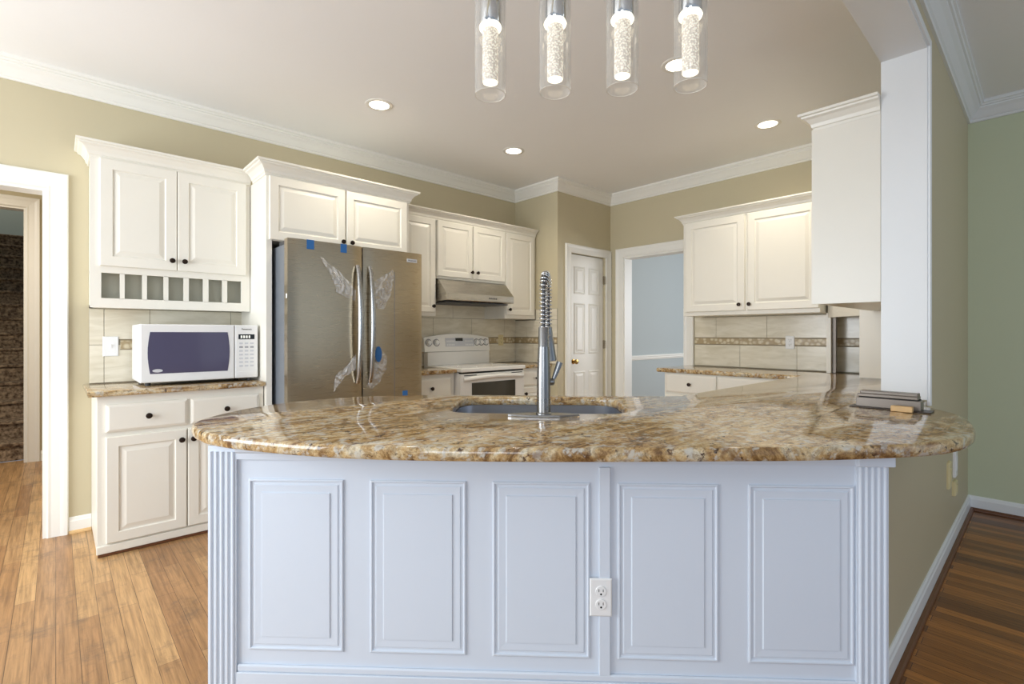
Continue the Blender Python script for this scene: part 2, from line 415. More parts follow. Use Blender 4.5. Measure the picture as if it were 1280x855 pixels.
# jamb lining and narrow casing of the pass-through
m = MB(); m.box(JX - .012, JX + .002, YD0 - .002, YD1 + .002, .927, JZ - .012); m.box(-1.5, JX + .002, YD0 - .002, YD1 + .002, JZ - .012, JZ + .002)
struct('trim_1', m, 'trim_cool_lit')
cp = [(0, 0), (0, .012), (-.010, .016), (-.018, .012), (-.030, .014), (-.034, .010), (-.034, 0)]
m = MB(); m.sweep([(-1.5, JZ - .004), (JX - .006, JZ - .004), (JX - .006, .90)], cp, lambda a, b, h: (a, YD0 - h, b))
struct('trim_2', m, 'trim_cool_lit')
# crown moulding
crown = [(0, -.12), (.012, -.12), (.016, -.112), (.014, -.104), (.022, -.098), (.03, -.085), (.044, -.062), (.06, -.045), (.062, -.036), (.07, -.034), (.074, -.024), (.082, -.02), (.082, 0), (0, 0)]
m = MB(); m.sweep([(-2.5, YW), (XP, YW), (XP, YP), (XB, YP), (XB, YD1)], [(o, ZC + h) for o, h in crown], XY)
struct('trim_3', m, 'white_trim')
crown2 = [(o*1.1, h*1.0) for o, h in crown]
m = MB(); m.sweep([(-1.5, YD0), (XB, YD0), (XB, -3)], [(o, ZC + h) for o, h in crown2], XY)
struct('trim_4', m, 'trim_cool_lit')
# baseboards
bb = [(0, 0), (.016, 0), (.016, .075), (.012, .082), (.010, .092), (.004, .1), (0, .1)]
m = MB(); m.sweep([(1.975, YD0), (XB, YD0), (XB, -3)], bb, XY); struct('baseboard_right', m, 'trim_cool_lit')
shoe = [(.0165, .001), (.036, .001), (.034, .010), (.028, .017), (.0165, .02)]
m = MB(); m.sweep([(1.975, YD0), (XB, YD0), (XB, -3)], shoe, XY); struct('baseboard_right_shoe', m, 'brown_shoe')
m = MB(); m.sweep([(.06, YW), (.166, YW)], bb, XY); struct('baseboard_left', m, 'white_trim')
m = MB(); m.sweep([(.06, YW), (.166, YW)], [(o - .004, z) for o, z in shoe], XY); struct('baseboard_left_shoe', m, 'pale_wood')
m = MB(); m.sweep([(-.11, 6.70), (.6, 6.70)], bb, XY); struct('baseboard_hall', m, 'white_trim')
# door casings
def casing(name, x0, x1, zt, mapf, width=.1, mat='white_trim', left=True, right=True):
    k = width/.1
    pr = [(0, 0), (0, .012), (-.008*k, .016), (-.02*k, .013), (-.06*k, .016), (-.078*k, .022), (-.094*k, .024), (-.1*k, .018), (-.1*k, 0)]
    path = [(x0, zt), (x1, zt)]
    if left: path = [(x0, 0)] + path
    if right: path = path + [(x1, 0)]
    m = MB(); m.sweep(path, pr, mapf); return struct(name, m, mat)
casing('trim_5', DX0, DX1, DZ, lambda a, b, h: (a, YW - h, b))
m = MB(); m.box(DX1 - .018, DX1, YW - .002, YW + .14, 0, DZ); m.box(DX0 + .018, DX1 - .018, YW - .002, YW + .14, DZ - .018, DZ); m.box(DX0, DX0 + .018, YW - .002, YW + .14, 0, DZ)
struct('trim_6', m, 'white_trim')
casing('trim_7', -1.75, -.21, 2.46, lambda a, b, h: (a, 6.70 - h, b), .098)
m = MB(); m.box(-.228, -.21, 6.70, 6.84, 0, 2.46); m.box(-1.75, -.228, 6.70, 6.84, 2.442, 2.46); struct('trim_8', m, 'white_trim')
casing('trim_9', 4.062, 4.675, 2.115, lambda a, b, h: (a, YP - h, b), .09)
casing('trim_10', -3.30, -2.55, 2.114, lambda a, b, h: (XB - h, -a, b), .1)
m = MB(); m.box(XB - .002, XB + .14, 3.284, 3.302, 0, 2.114); m.box(XB - .002, XB + .14, 2.548, 2.566, 0, 2.114); m.box(XB - .002, XB + .14, 2.566, 3.284, 2.098, 2.116)
struct('trim_11', m, 'white_trim')
rail = [(0, .86), (.012, .865), (.014, .875), (.026, .885), (.024, .9), (.036, .91), (.036, .925), (.02, .932), (0, .932)]
m = MB(); m.sweep([(XB + .13, 4.05), (9, 4.05)], rail, XY); struct('trim_12', m, 'white_trim')

# backsplash tiles: grout backing with one raised tile per rectangle
def tiles(name, O, u, n, rects, strips):
    m = MB(); u_, n_ = Vector(u), Vector(n); z = Vector((0, 0, 1)); O = Vector(O)
    allr = rects + strips
    a0 = min(r[0] for r in allr); a1 = max(r[1] for r in allr); b0 = min(r[2] for r in allr); b1 = max(r[3] for r in allr)
    m.quadbox(O + u_*a0 + z*b0, u, z, n, a1 - a0, b1 - b0, .006)
    m.mi = 1
    for r in rects: m.quadbox(O + u_*(r[0] + .0016) + z*(r[2] + .0016), u, z, n, r[1] - r[0] - .0032, r[3] - r[2] - .0032, .009, .0015)
    m.mi = 2
    for r in strips: m.quadbox(O + u_*(r[0] + .001) + z*(r[2] + .008), u, z, n, r[1] - r[0] - .002, r[3] - r[2] - .016, .010, .001)
    m.mi = 3
    for r in strips:
        for zz in (r[2] + .001, r[3] - .008):
            m.quadbox(O + u_*r[0] + z*zz, u, z, n, r[1] - r[0], .007, .011, .002)
    return struct(name, m, ['grout', 'tile', 'listello', 'brown_grey'])
paint('brown_grey', rgb(150, 134, 104), .35, .06, 30)
def row(z0, z1, xs): return [(a, b, z0, z1) for a, b in zip(xs, xs[1:])]
tiles('trim_13', (0, YW, 0), (1, 0, 0), (0, -1, 0),
      row(.926, 1.17, [.155, .229, .70, 1.03]) + row(1.17, 1.402, [.155, .229, .468, .956, 1.03])[:1] +
      row(1.205, 1.402, [.229, .468, .956, 1.03]), [(.31, 1.03, 1.135, 1.205)])
tiles('trim_14', (0, YW, 0), (1, 0, 0), (0, -1, 0),
      row(.926, 1.135, [2.115, 2.52, 3.0, 3.45, XP]) + row(1.205, 1.40, [2.115, 2.26, 2.741, 3.22, 3.683, XP]) + row(1.40, 1.60, [2.54, 2.978, 3.41]),
      [(2.115, XP, 1.135, 1.205)])
tiles('trim_15', (XP, YW, 0), (0, -1, 0), (-1, 0, 0),
      row(.926, 1.135, [.010, .30, .649]) + row(1.205, 1.39, [.010, .20, .649]) + row(1.39, 1.507, [.34, .649]), [(.010, .649, 1.135, 1.205)])
tiles('trim_16', (XB, 2.44, 0), (0, -1, 0), (-1, 0, 0),
      row(.926, 1.135, [0, .45, .94, 1.42, 1.92]) + row(1.205, 1.405, [0, .22, .692, 1.18, 1.66, 1.92]), [(0, 1.92, 1.135, 1.205)])

# ------------------------------------------------------------------ doors, drawers, knobs
def ring_door(t, fr):
    return [(0, 0), (0, t - .004), (.004, t), (fr, t), (fr + .005, t - .008), (fr + .012, t - .008), (fr + .036, t - .001), (fr + .040, t - .001)]
def knob(O, n, parent, r=.0165):
    m = MB(); m.lathe(O, n, [(.009, 0), (.009, .002), (.006, .004), (.0055, .012), (r*.75, .016), (r, .021), (r*.95, .026), (r*.6, .0285), (0.0005, .029)], 16)
    return obj('knob', m, 'bronze', parent, 40)
def door(parent, O, u, n, w, h, kn=None, t=.02, fr=.055):
    d = obj('door', MB().panel(O, u, n, w, h, ring_door(t, fr)), 'white_cabinet', parent)
    if kn: knob(Vector(O) + Vector(u)*kn[0] + Vector((0, 0, kn[1])) + Vector(n)*(t - .0005), n, d)
    return d
def drawer(parent, O, u, n, w, h, kn=True, t=.02):
    d = obj('drawer', MB().panel(O, u, n, w, h, [(0, 0), (0, t - .007), (.003, t - .005), (.012, t - .001), (.016, t)]), 'white_cabinet', parent)
    if kn: knob(Vector(O) + Vector(u)*(w/2) + Vector((0, 0, h/2)) + Vector(n)*(t - .0005), n, d)
    return d
cornice = [(-.004, -.002), (.004, -.002), (.006, .012), (.012, .016), (.016, .034), (.034, .058), (.05, .066), (.052, .074), (.064, .078), (.066, .090), (-.004, .090)]
def cornice_on(parent, path, z0, k=1.0, q=1.0):
    m = MB(); m.sweep(path, [(o*k, z0 + h*q) for o, h in cornice], XY)
    return obj('cornice', m, 'white_cabinet', parent)
LU, LN = (1, 0, 0), (0, -1, 0)       # left wall: to the right, out of the wall
BU, BN = (0, -1, 0), (-1, 0, 0)      # back wall

# base cabinet under the microwave
t = thing('base_cabinet', 'white base cabinet with two drawers under the microwave counter', 'cabinet', (.6, 3.85, 0))
m = MB(); m.box(.167, 1.022, 3.568, YW - .003, .02, .893, .002); m.box(.175, 1.015, 3.60, YW - .01, .001, .03)
c = obj('carcass', m, 'white_cabinet', t)
m = MB(); m.box(.164, 1.022, 3.556, 3.572, .018, .062, .004); obj('base_rail', m, 'white_cabinet', t)
m = MB(); m.box(.17, 1.02, 3.560, 3.572, .001, .016, .003); obj('shoe_shade_strip', m, 'brown_shoe', t)  # brown strip, darkened to carry the shadow of the toe gap
drawer(t, (.205, 3.568, .69), LU, LN, .385, .155); drawer(t, (.606, 3.568, .69), LU, LN, .385, .155)
door(t, (.205, 3.568, .072), LU, LN, .38, .592, (.353, .532)); door(t, (.592, 3.568, .072), LU, LN, .40, .592, (.027, .532))
# upper cabinet with wine cubbies
t = thing('wall_cabinet', 'white wall cabinet with seven open cubbies above the microwave', 'cabinet', (.58, 4.0, 1.405))
m = MB()
m.box(.155, 1.024, 3.900, YW - .003, 1.625, 2.305); m.box(.155, .17, 3.9, YW - .003, 1.405, 1.63); m.box(1.008, 1.024, 3.9, YW - .003, 1.405, 1.63)
m.box(.155, 1.024, 3.9, YW - .003, 1.405, 1.42)
obj('carcass', m, 'white_cabinet', t)
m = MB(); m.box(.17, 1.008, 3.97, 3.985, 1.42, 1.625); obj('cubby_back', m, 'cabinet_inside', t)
cub = [.202, .291, .314, .402, .426, .514, .539, .623, .652, .735, .766, .85, .879, .968]
m = MB(); m.box(.150, .202, 3.886, 3.902, 1.400, 2.31); m.box(.968, 1.024, 3.886, 3.902, 1.400, 2.31)
m.box(.202, .968, 3.886, 3.902, 1.612, 1.68); m.box(.202, .968, 3.886, 3.902, 1.400, 1.458); m.box(.202, .968, 3.886, 3.902, 2.29, 2.31); m.box(.58, .602, 3.886, 3.902, 1.68, 2.29)
obj('face_frame', m, 'white_cabinet', t)
for i in range(1, 13, 2):
    m = MB(); m.box(cub[i], cub[i+1], 3.886, 3.902, 1.456, 1.614); a = (cub[i] + cub[i+1])/2; m.box(a - .006, a + .006, 3.9, 3.968, 1.42, 1.625)
    obj('cubby_divider', m, 'white_cabinet', t)
door(t, (.194, 3.886, 1.653), LU, LN, .390, .650, (.362, .062), fr=.06); door(t, (.588, 3.886, 1.653), LU, LN, .408, .650, (.036, .062), fr=.06)
cornice_on(t, [(.150, YW - .004), (.150, 3.886), (1.026, 3.886)], 2.303)
# granite top under the microwave
def slab_mesh(outline, z0, z1, hole=None, bev=.010):
    def offs(poly, d):
        n = len(poly); out = []
        for i in range(n):
            a, b, c_ = Vector(poly[i-1]), Vector(poly[i]), Vector(poly[(i+1) % n])
            d0 = (b - a).normalized(); d1 = (c_ - b).normalized()
            n0 = Vector((-d0.y, d0.x)); n1 = Vector((-d1.y, d1.x)); mm = n0 + n1; mm = mm/max(.5, mm.dot(n0))
            out.append((b.x + mm.x*d, b.y + mm.y*d))
        return out
    def ccw(p): return p if sum(a[0]*b[1] - b[0]*a[1] for a, b in zip(p, p[1:] + p[:1])) > 0 else p[::-1]
    m = MB(); h = z1 - z0
    out = ccw(outline); ho = ccw(hole)[::-1] if hole else None
    prof = [(bev*.6, 0), (bev*.15, .15), (0, .35), (0, .65), (bev*.15, .85), (bev*.5, .96), (bev, 1.0)]
    rings = []
    for poly in [out] + ([ho] if ho else []):
        vs = []
        for d, f in prof:
            vs.append([m.b.verts.new((x, y, z0 + h*f)) for x, y in offs(poly, d)])
        for a, b in zip(vs, vs[1:]):
            for i in range(len(poly)): m.face([a[i], a[(i+1) % len(poly)], b[(i+1) % len(poly)], b[i]])
        rings.append((vs[0], vs[-1]))
    for k in (0, 1):
        flat = [v for r in rings for v in r[k]]
        tris = tessellate_polygon([[v.co.copy() for v in r[k]] for r in rings])
        for tr in tris: m.face([flat[i] for i in tr])
    return m
def slab(*a, **k): return obj(a[0], slab_mesh(*a[1:], **k), 'granite', None, 35)
tag(slab('countertop', [(.125, 3.528), (1.024, 3.528), (1.024, YW - .003), (.125, YW - .003)], .894, .926), 'short granite countertop with the microwave standing on it', 'countertop')

# microwave
t = thing('microwave', 'white microwave oven with purple tinted window on the short granite counter', 'microwave', (.69, 3.86, .9265))
mx0, mx1, myf, mz0, mz1 = .367, 1.012, 3.65, .945, 1.30
m = MB(); m.box(mx0, mx1, myf + .02, 4.07, mz0, mz1, .006); obj('body', m, 'white_plastic', t)
m = MB(); m.box(mx0, .868, myf, myf + .022, mz0 + .002, mz1 - .001, .006); dr = obj('door', m, 'white_plastic', t)
m = MB()
pts = []
wx0, wx1, wz0, wz1 = .415, .828, 1.000, 1.252
for k in range(9): a = k/8; pts.append((wx1 + .012*math.sin(PI*a), wz0 + (wz1 - wz0)*a))
for k in range(9): a = k/8; pts.append((wx0 - .012*math.sin(PI*a), wz1 - (wz1 - wz0)*a))
m.loops([[(x, myf + .003, z) for x, z in pts], [(x, myf - .0015, z) for x, z in pts]])
win = obj('window', m, 'microwave_glass', dr)
m = MB(); m.lathe((.452, myf - .001, 1.018), (0, -1, 0), [(.010, 0), (.010, .001), (.0005, .0012)], 20)
for v in m.b.verts: v.co.x = .452 + (v.co.x - .452)*2.6
obj('badge', m, 'button_grey', dr, label='small oval badge on the window')
m = MB(); m.box(.872, mx1, myf, myf + .022, mz0 + .002, mz1 - .001, .006); cp_ = obj('control_panel', m, 'white_plastic', t)
m = MB(); m.box(.892, .990, myf - .0015, myf + .004, 1.205, 1.238, .001); dsp = obj('display', m, 'black_glass', cp_)
m = MB()
for k in range(4): m.box(.905 + k*.016, .915 + k*.016, myf - .002, myf - .001, 1.212, 1.230)
obj('digits', m, 'display_glow', dsp)
for r_ in range(7):
    for c_ in range(3):
        x = .897 + c_*.033; z = 1.178 - r_*.025
        m = MB(); m.box(x, x + .022, myf - .0012, myf + .002, z - .006, z + .006, .001)
        obj('button', m, 'button_dark' if r_ in (1,) else 'button_grey', cp_)
m = MB(); m.box(.885, 1.0, myf - .0012, myf + .002, .962, .990, .002); obj('open_button', m, 'white_plastic', cp_)
text_part('logo_text', 'Panasonic', .016, (.942, myf - .0005, 1.272), LU, LN, 'dark_print', cp_)
for x in (.41, .97):
    for y in (3.70, 4.03):
        m = MB(); m.lathe((x, y, .927), (0, 0, 1), [(.014, 0), (.016, .02)], 12); obj('foot', m, 'dark_print', t)

# wall plates
def plate(name, label, cat, O, u, n, kind, mat='white_plastic', w=.072, h=.116):
    O, u, n = Vector(O), Vector(u), Vector(n); z = Vector((0, 0, 1))
    t = thing(name, label, cat, O)
    m = MB(); m.panel(O - u*w/2 - z*h/2, u, n, w, h, [(0, 0), (0, .003), (.004, .006), (.006, .006)]); p = obj('cover_plate', m, mat, t)
    if kind == 'switch':
        m = MB(); m.quadbox(O - u*.006 - z*.012, u, z, n, .012, .024, .008, .001); obj('toggle_surround', m, mat, t)
        m = MB(); m.quadbox(O - u*.004 - z*.004 + n*.006, u, (z - n*.2).normalized(), n, .008, .016, .010, .001); obj('toggle', m, mat, t)
    else:
        for s in (-1, 1):
            c = O + z*s*.020 + n*.0055
            m = MB(); m.lathe(c, n, [(.0165, 0), (.0165, .002), (.0155, .003), (.0005, .003)], 24); so = obj('socket', m, mat, t)
            m = MB()
            for q in (-.0065, .0065): m.quadbox(c + u*(q - .001) - z*.001 + n*.0028, u, z, n, .002, .008, .0006)
            m.lathe(c - z*.008 + n*.0028, n, [(.003, 0), (.003, .0006)], 12)
            obj('socket_slots', m, 'black_void', so)
    return t
plate('light_switch', 'white light switch plate on the tiles left of the microwave', 'light switch', (.262, YW - .010, 1.16), LU, LN, 'switch', w=.08, h=.128)
plate('wall_outlet', 'ivory outlet in the tile band right of the range', 'outlet', (3.625, YW - .011, 1.172), LU, LN, 'outlet', 'ivory_plastic')
plate('wall_outlet', 'white outlet in the tile band under the double back wall cabinet', 'outlet', (XB - .011, 1.554, 1.166), BU, BN, 'outlet')
plate('wall_outlet', 'small white outlet low on the blue wall beyond the doorway', 'outlet', (5.98, 4.05, .44), LU, LN, 'outlet')

# ------------------------------------------------------------------ refrigerator bay
t = thing('fridge_cabinet', 'tall white built-in cabinet around and above the refrigerator with two doors', 'cabinet', (1.57, 3.83, 0))
for x0, x1 in ((1.028, 1.066), (2.092, 2.112)):
    m = MB(); m.box(x0, x1, 3.532, YW - .003, 0, 2.303, .002); obj('side_panel', m, 'white_cabinet', t)
m = MB(); m.box(1.07, 2.09, 4.10, YW - .004, 0, 1.86); obj('gap_shade', m, 'black_void', t, label='dark gap behind the refrigerator')  # black sheet painting the deep shade around and behind the refrigerator
m = MB(); m.box(1.066, 2.092, 3.534, YW - .004, 1.868, 2.303, .002); obj('carcass', m, 'white_cabinet', t)
door(t, (1.046, 3.532, 1.872), LU, LN, .522, .425, (.500, .042)); door(t, (1.578, 3.532, 1.872), LU, LN, .508, .425, (.036, .042))
cornice_on(t, [(1.026, 3.815), (1.026, 3.530), (2.114, 3.530), (2.114, 3.735)], 2.301)
YF = 3.28
t = thing('refrigerator', 'stainless steel french door refrigerator with torn plastic film and blue tape', 'refrigerator', (1.58, 3.68, 0))
m = MB(); m.box(1.092, 2.072, 3.36, 4.06, .03, 1.825, .006); obj('body', m, 'fridge_side', t)
def fdoor(x0, x1, z0, z1, nm):
    m = MB(); n = 12; R = []
    prof = []
    for k in range(n + 1):
        a = k/n; x = x0 + (x1 - x0)*a
        prof.append((x, YF + .004 - .004*math.sin(PI*a)))
    ring = [(x0, 3.352)] + [(x0, YF + .012)] + [(x, y) for x, y in prof[1:-1]] + [(x1, YF + .012), (x1, 3.352)]
    m.loops([[(x, y, z) for x, y in ring] for z in (z0, z0 + .004, z1 - .004, z1)])
    return obj(nm, m, 'fridge_steel', t, 30)
dl = fdoor(1.086, 1.588, .62, 1.855, 'door'); dr = fdoor(1.597, 2.080, .62, 1.855, 'door')
fz = fdoor(1.086, 2.080, .06, .61, 'freezer_drawer')
def fhandle(x, par):
    pts = []
    for k in range(17):
        a = k/16; z = .90 + (1.715 - .90)*a
        y = YF - .008 - .052*min(1, 1.0*math.sin(PI*min(max(a, 0), 1))**.55) 
        pts.append((x, y, z))
    m = MB(); m.tube(pts, [.016 + .004*math.sin(PI*k/16) for k in range(17)], 12)
    return obj('handle', m, 'handle_steel', par, 50)
fhandle(1.548, dl); fhandle(1.640, dr)
m = MB(); m.tube([(1.14, YF - .005, .54), (1.2, YF - .05, .54), (1.97, YF - .05, .54), (2.03, YF - .005, .54)], .015, 10); obj('handle', m, 'fridge_steel', fz, 50)
m = MB(); m.box(1.094, 1.16, 3.36, 3.48, 1.822, 1.850, .006); obj('hinge_cover', m, 'dark_print', t)
m = MB(); m.box(2.005, 2.066, 3.36, 3.48, 1.822, 1.850, .006); obj('hinge_cover', m, 'dark_print', t)
m = MB(); m.box(1.0855, 1.0925, 3.30, 3.325, 1.47, 1.50, .001); obj('sticker', m, 'white_plastic', dl)
for x0, x1, z0, z1, p_ in ((1.203, 1.250, 1.795, 1.8565, dl), (1.430, 1.473, 1.797, 1.8565, dl), (1.907, 1.950, .775, .816, dr), (1.16, 1.22, .775, .80, dl), (1.43, 1.49, .775, .79, dl)):
    m = MB(); m.box(x0, x1, YF - .0022, YF + .006, z0, z1, .0004); obj('blue_tape', m, 'blue_tape', p_, label='strip of blue tape')
m = MB(); m.box(1.945, 2.032, YF - .0015, YF + .006, 1.782, 1.808, .001); bd = obj('badge', m, 'button_grey', dr)
text_part('badge_text', 'FRIGIDAIRE', .0135, (1.9885, YF - .0016, 1.795), LU, LN, 'dark_print', bd)
def filmpiece(pts2, seed, par, dep=.018, y0=YF - .004):
    rnd = random.Random(seed); m = MB()
    # crumpled sheet: fan of subdivided triangles pushed out of the door plane
    cx = sum(p[0] for p in pts2)/len(pts2); cz = sum(p[1] for p in pts2)/len(pts2)
    n = len(pts2); K = 5; rings = []
    for k in range(K):
        f = (k + .15)/(K - .85)
        rings.append([(cx + (x - cx)*f + rnd.uniform(-.004, .004), y0 - dep*(.25 + rnd.random()*.75)*(1 - f*.6), cz + (z - cz)*f + rnd.uniform(-.004, .004)) for x, z in pts2])
    m.loops(rings, True, False)
    o = obj('plastic_film', m, 'plastic_film', par, 60, 'torn crumpled clear plastic film'); return o
def dense(p, k=3):
    o = []
    for a, b in zip(p, p[1:] + p[:1]):
        for i in range(k): o.append((a[0] + (b[0] - a[0])*i/k, a[1] + (b[1] - a[1])*i/k))
    return o
filmpiece(dense([(1.285, 1.76), (1.36, 1.70), (1.42, 1.665), (1.48, 1.60), (1.535, 1.545), (1.535, 1.47), (1.47, 1.495), (1.40, 1.525), (1.375, 1.60)]), 1, dl)
filmpiece(dense([(1.535, 1.10), (1.535, .99), (1.46, .95), (1.375, .84), (1.385, .95), (1.41, .98), (1.47, 1.02)]), 2, dl)
filmpiece(dense([(1.66, 1.60), (1.74, 1.66), (1.83, 1.715), (1.83, 1.66), (1.80, 1.52), (1.75, 1.42), (1.70, 1.42), (1.665, 1.49)]), 3, dr)
filmpiece(dense([(1.66, 1.16), (1.72, 1.14), (1.775, 1.07), (1.77, .99), (1.72, .90), (1.66, .85), (1.62, .87), (1.655, .97)]), 4, dr)
m = MB(); m.lathe((1.70, YF - .022, 1.095), (0, -1, 0), [(.026, 0), (.026, .002), (.0005, .003)], 14)
for v in m.b.verts: v.co.z = 1.095 + (v.co.z - 1.095)*2.2
obj('blue_sticker', m, 'blue_tape', dr)
m = MB(); m.box(1.838, 1.842, YF - .0012, YF + .004, .64, 1.70); obj('film_edge', m, 'fridge_side', dr)

# ------------------------------------------------------------------ range wall
def wallcab(label, x0, x1, z0, z1, yf, doors, fr=.05):
    t = thing('wall_cabinet', label, 'cabinet', ((x0 + x1)/2, (yf + YW)/2, z0))
    m = MB(); m.box(x0, x1, yf, YW - .004, z0, z1, .002); obj('carcass', m, 'white_cabinet', t)
    for (a, b, c_, d_, kn) in doors: door(t, (a, yf, c_), LU, LN, b - a, d_ - c_, kn, fr=fr)
    return t
yu = 3.80
a = wallcab('white single door wall cabinet between refrigerator and hood', 2.116, 2.552, 1.403, 2.288, yu, [(2.20, 2.534, 1.437, 2.28, (.308, .055))])
b = wallcab('white two door wall cabinet right above the range hood', 2.562, 3.392, 1.750, 2.288, yu, [(2.564, 2.964, 1.772, 2.28, (.385, .06)), (2.976, 3.386, 1.772, 2.28, (.042, .06))])
c = wallcab('white single door wall cabinet right of the range hood', 3.394, 3.838, 1.400, 2.288, yu, [(3.405, 3.806, 1.437, 2.28, (.036, .055))])
cornice_on(a, [(2.116, yu), (2.561, yu)], 2.280, .9, .9); cornice_on(b, [(2.562, yu), (3.392, yu)], 2.280, .9, .9); cornice_on(c, [(3.394, yu), (3.838, yu)], 2.280, .9, .9)
# range hood
t = thing('range_hood', 'stainless steel range hood mounted under the two door cabinet', 'range hood', (2.97, 3.86, 1.545))
hx0, hx1 = 2.566, 3.388
R = []
for x in (hx0, hx1): R.append([(x, YW - .012, 1.748), (x, 3.80, 1.748), (x, 3.775, 1.738), (x, 3.655, 1.612), (x, 3.655, 1.552), (x, 3.66, 1.546), (x, YW - .012, 1.535)])
m = MB(); m.loops(R); obj('shell', m, 'hood_steel', t)
m = MB(); m.box(hx0 + .02, hx1 - .02, 3.652, 3.657, 1.556, 1.606, .001); fp = obj('control_strip', m, 'hood_steel', t)
for k in range(5):
    x = 3.06 + k*.022; m = MB(); m.box(x, x + .014, 3.649, 3.653, 1.574, 1.588, .001); obj('button', m, 'dark_print', fp)
m = MB(); m.box(hx0 + .04, hx1 - .04, 3.70, 4.08, 1.528, 1.538); obj('filter', m, 'dark_print', t)
# range
t = thing('range', 'white freestanding electric range with backguard under the hood', 'range', (3.02, 3.8, 0))
rx0, rx1, ryf = 2.622, 3.402, 3.50
m = MB(); m.box(rx0, rx1, 3.55, 4.10, .02, .895, .004); obj('body', m, 'white_enamel', t)
m = MB(); m.box(rx0 - .004, rx1 + .004, ryf, 4.105, .900, .936, .008); ct = obj('cooktop', m, 'white_enamel', t)
for x, y, r in ((2.82, 3.68, .095), (3.22, 3.68, .075), (2.82, 3.93, .075), (3.22, 3.93, .095)):
    m = MB(); m.lathe((x, y, .936), (0, 0, 1), [(r, 0), (r, .0008), (r - .006, .0008), (r - .006, 0)], 28, False); obj('burner_ring', m, 'button_grey', ct)
m = MB(); m.box(rx0 + .004, rx1 - .004, 3.53, 3.56, .886, .902); obj('vent_gap', m, 'black_void', t)
m = MB(); m.box(rx0, rx1, ryf + .015, 3.552, .20, .884, .008); od = obj('oven_door', m, 'white_enamel', t)
m = MB(); m.box(2.746, 3.278, ryf + .011, ryf + .02, .40, .800, .004); obj('window', m, 'oven_glass', od)
pts = []
for k in range(15): a = k/14; pts.append((rx0 + .03 + (rx1 - rx0 - .06)*a, ryf - .030*math.sin(PI*a)**.5 + .012, .835 + .018*math.sin(PI*a)))
m = MB(); m.tube(pts, .019, 12); obj('handle', m, 'white_enamel', od, 50)
for x0, x1 in ((2.66, 2.80), (3.23, 3.37)):
    m = MB(); m.box(x0, x1, ryf + .0135, ryf + .016, .866, .873); obj('vent_slot', m, 'black_void', od)
m = MB(); m.box(rx0, rx1, ryf + .02, 3.552, .03, .19, .006); obj('storage_drawer', m, 'white_enamel', t)
m = MB(); m.box(rx0, rx1 - .01, 4.04, 4.115, .934, 1.065, .006); obj('backguard_base', m, 'white_enamel', t)
pts = [(rx0 - .03, 1.068)]
top = [(rx0 - .03 + (rx1 + .0 - rx0 + .03)*k/12, 1.205 + .038*math.sin(PI*k/12)) for k in range(13)]
prof = [(rx1 + .0, 1.068)] + top[::-1] + [(rx0 - .03, 1.068)]
m = MB(); m.loops([[(x, 4.118, z) for x, z in prof], [(x, 4.055 + (z - 1.068)*.18, z) for x, z in prof], [(x if 0 else x, 4.045 + (z - 1.068)*.18, z - .0 if z > 1.07 else z) for x, z in prof]])
bgd = obj('control_panel', m, 'white_enamel', t)
YG = lambda z: 4.045 + (z - 1.068)*.18
def onpanel(x0, x1, z0, z1, nm, mat, lift=.002):
    m = MB(); m.loops([[(x0, YG(z0) - c_, z0), (x1, YG(z0) - c_, z0), (x1, YG(z1) - c_, z1), (x0, YG(z1) - c_, z1)] for c_ in (-.002, lift)])
    return obj(nm, m, mat, bgd)
onpanel(2.84, 3.20, 1.115, 1.20, 'key_pad', 'button_grey')
onpanel(2.965, 3.055, 1.170, 1.200, 'clock_display', 'black_glass', .004)
for k in range(10):
    onpanel(2.855 + (k % 5)*.02 + (.0 if k < 5 else 0), 2.867 + (k % 5)*.02, 1.125 + (k//5)*.036, 1.140 + (k//5)*.036, 'button', 'white_plastic', .004)
    onpanel(3.085 + (k % 5)*.02, 3.097 + (k % 5)*.02, 1.125 + (k//5)*.036, 1.140 + (k//5)*.036, 'button', 'white_plastic', .004)
for x in (2.645, 2.735, 3.235, 3.295, 3.358):
    z = 1.155; m = MB(); m.lathe((x, YG(z) - .001, z), (0, -1, .18), [(.030, 0), (.030, .003), (.024, .005), (.021, .022), (.0005, .024)], 20)
    kb = obj('control_knob', m, 'white_plastic', bgd, 40)
    m = MB(); m.lathe((x, YG(z) - .0005, z), (0, -1, .18), [(.036, 0), (.036, .0015), (.031, .0015), (.031, 0)], 24, False); obj('dial_ring', m, 'dark_print', kb)
# base cabinets and counters beside the range
t = thing('base_cabinet', 'white drawer base cabinet between refrigerator and range', 'cabinet', (2.36, 3.85, 0))
m = MB(); m.box(2.118, 2.612, 3.60, YW - .012, .09, .893, .002); m.box(2.13, 2.60, 3.66, YW - .02, 0, .09); obj('carcass', m, 'white_cabinet', t)
drawer(t, (2.15, 3.60, .69), LU, LN, .42, .165); door(t, (2.15, 3.60, .11), LU, LN, .42, .565, (.39, .51))
tag(slab('countertop', [(2.118, 3.56), (2.614, 3.56), (2.614, YW - .012), (2.118, YW - .012)], .894, .926), 'narrow granite countertop left of the range', 'countertop')
t = thing('base_cabinet', 'white base cabinet right of the range beside the pantry wall', 'cabinet', (3.63, 3.85, 0))
m = MB(); m.box(3.412, XP - .012, 3.60, YW - .012, .09, .893, .002); m.box(3.42, XP - .02, 3.66, YW - .02, 0, .09); obj('carcass', m, 'white_cabinet', t)
drawer(t, (3.44, 3.60, .715), LU, LN, .385, .145); door(t, (3.44, 3.60, .11), LU, LN, .385, .59, (.035, .53))
tag(slab('countertop', [(3.410, 3.56), (XP - .012, 3.56), (XP - .012, YW - .012), (3.410, YW - .012)], .894, .926), 'narrow granite countertop right of the range', 'countertop')

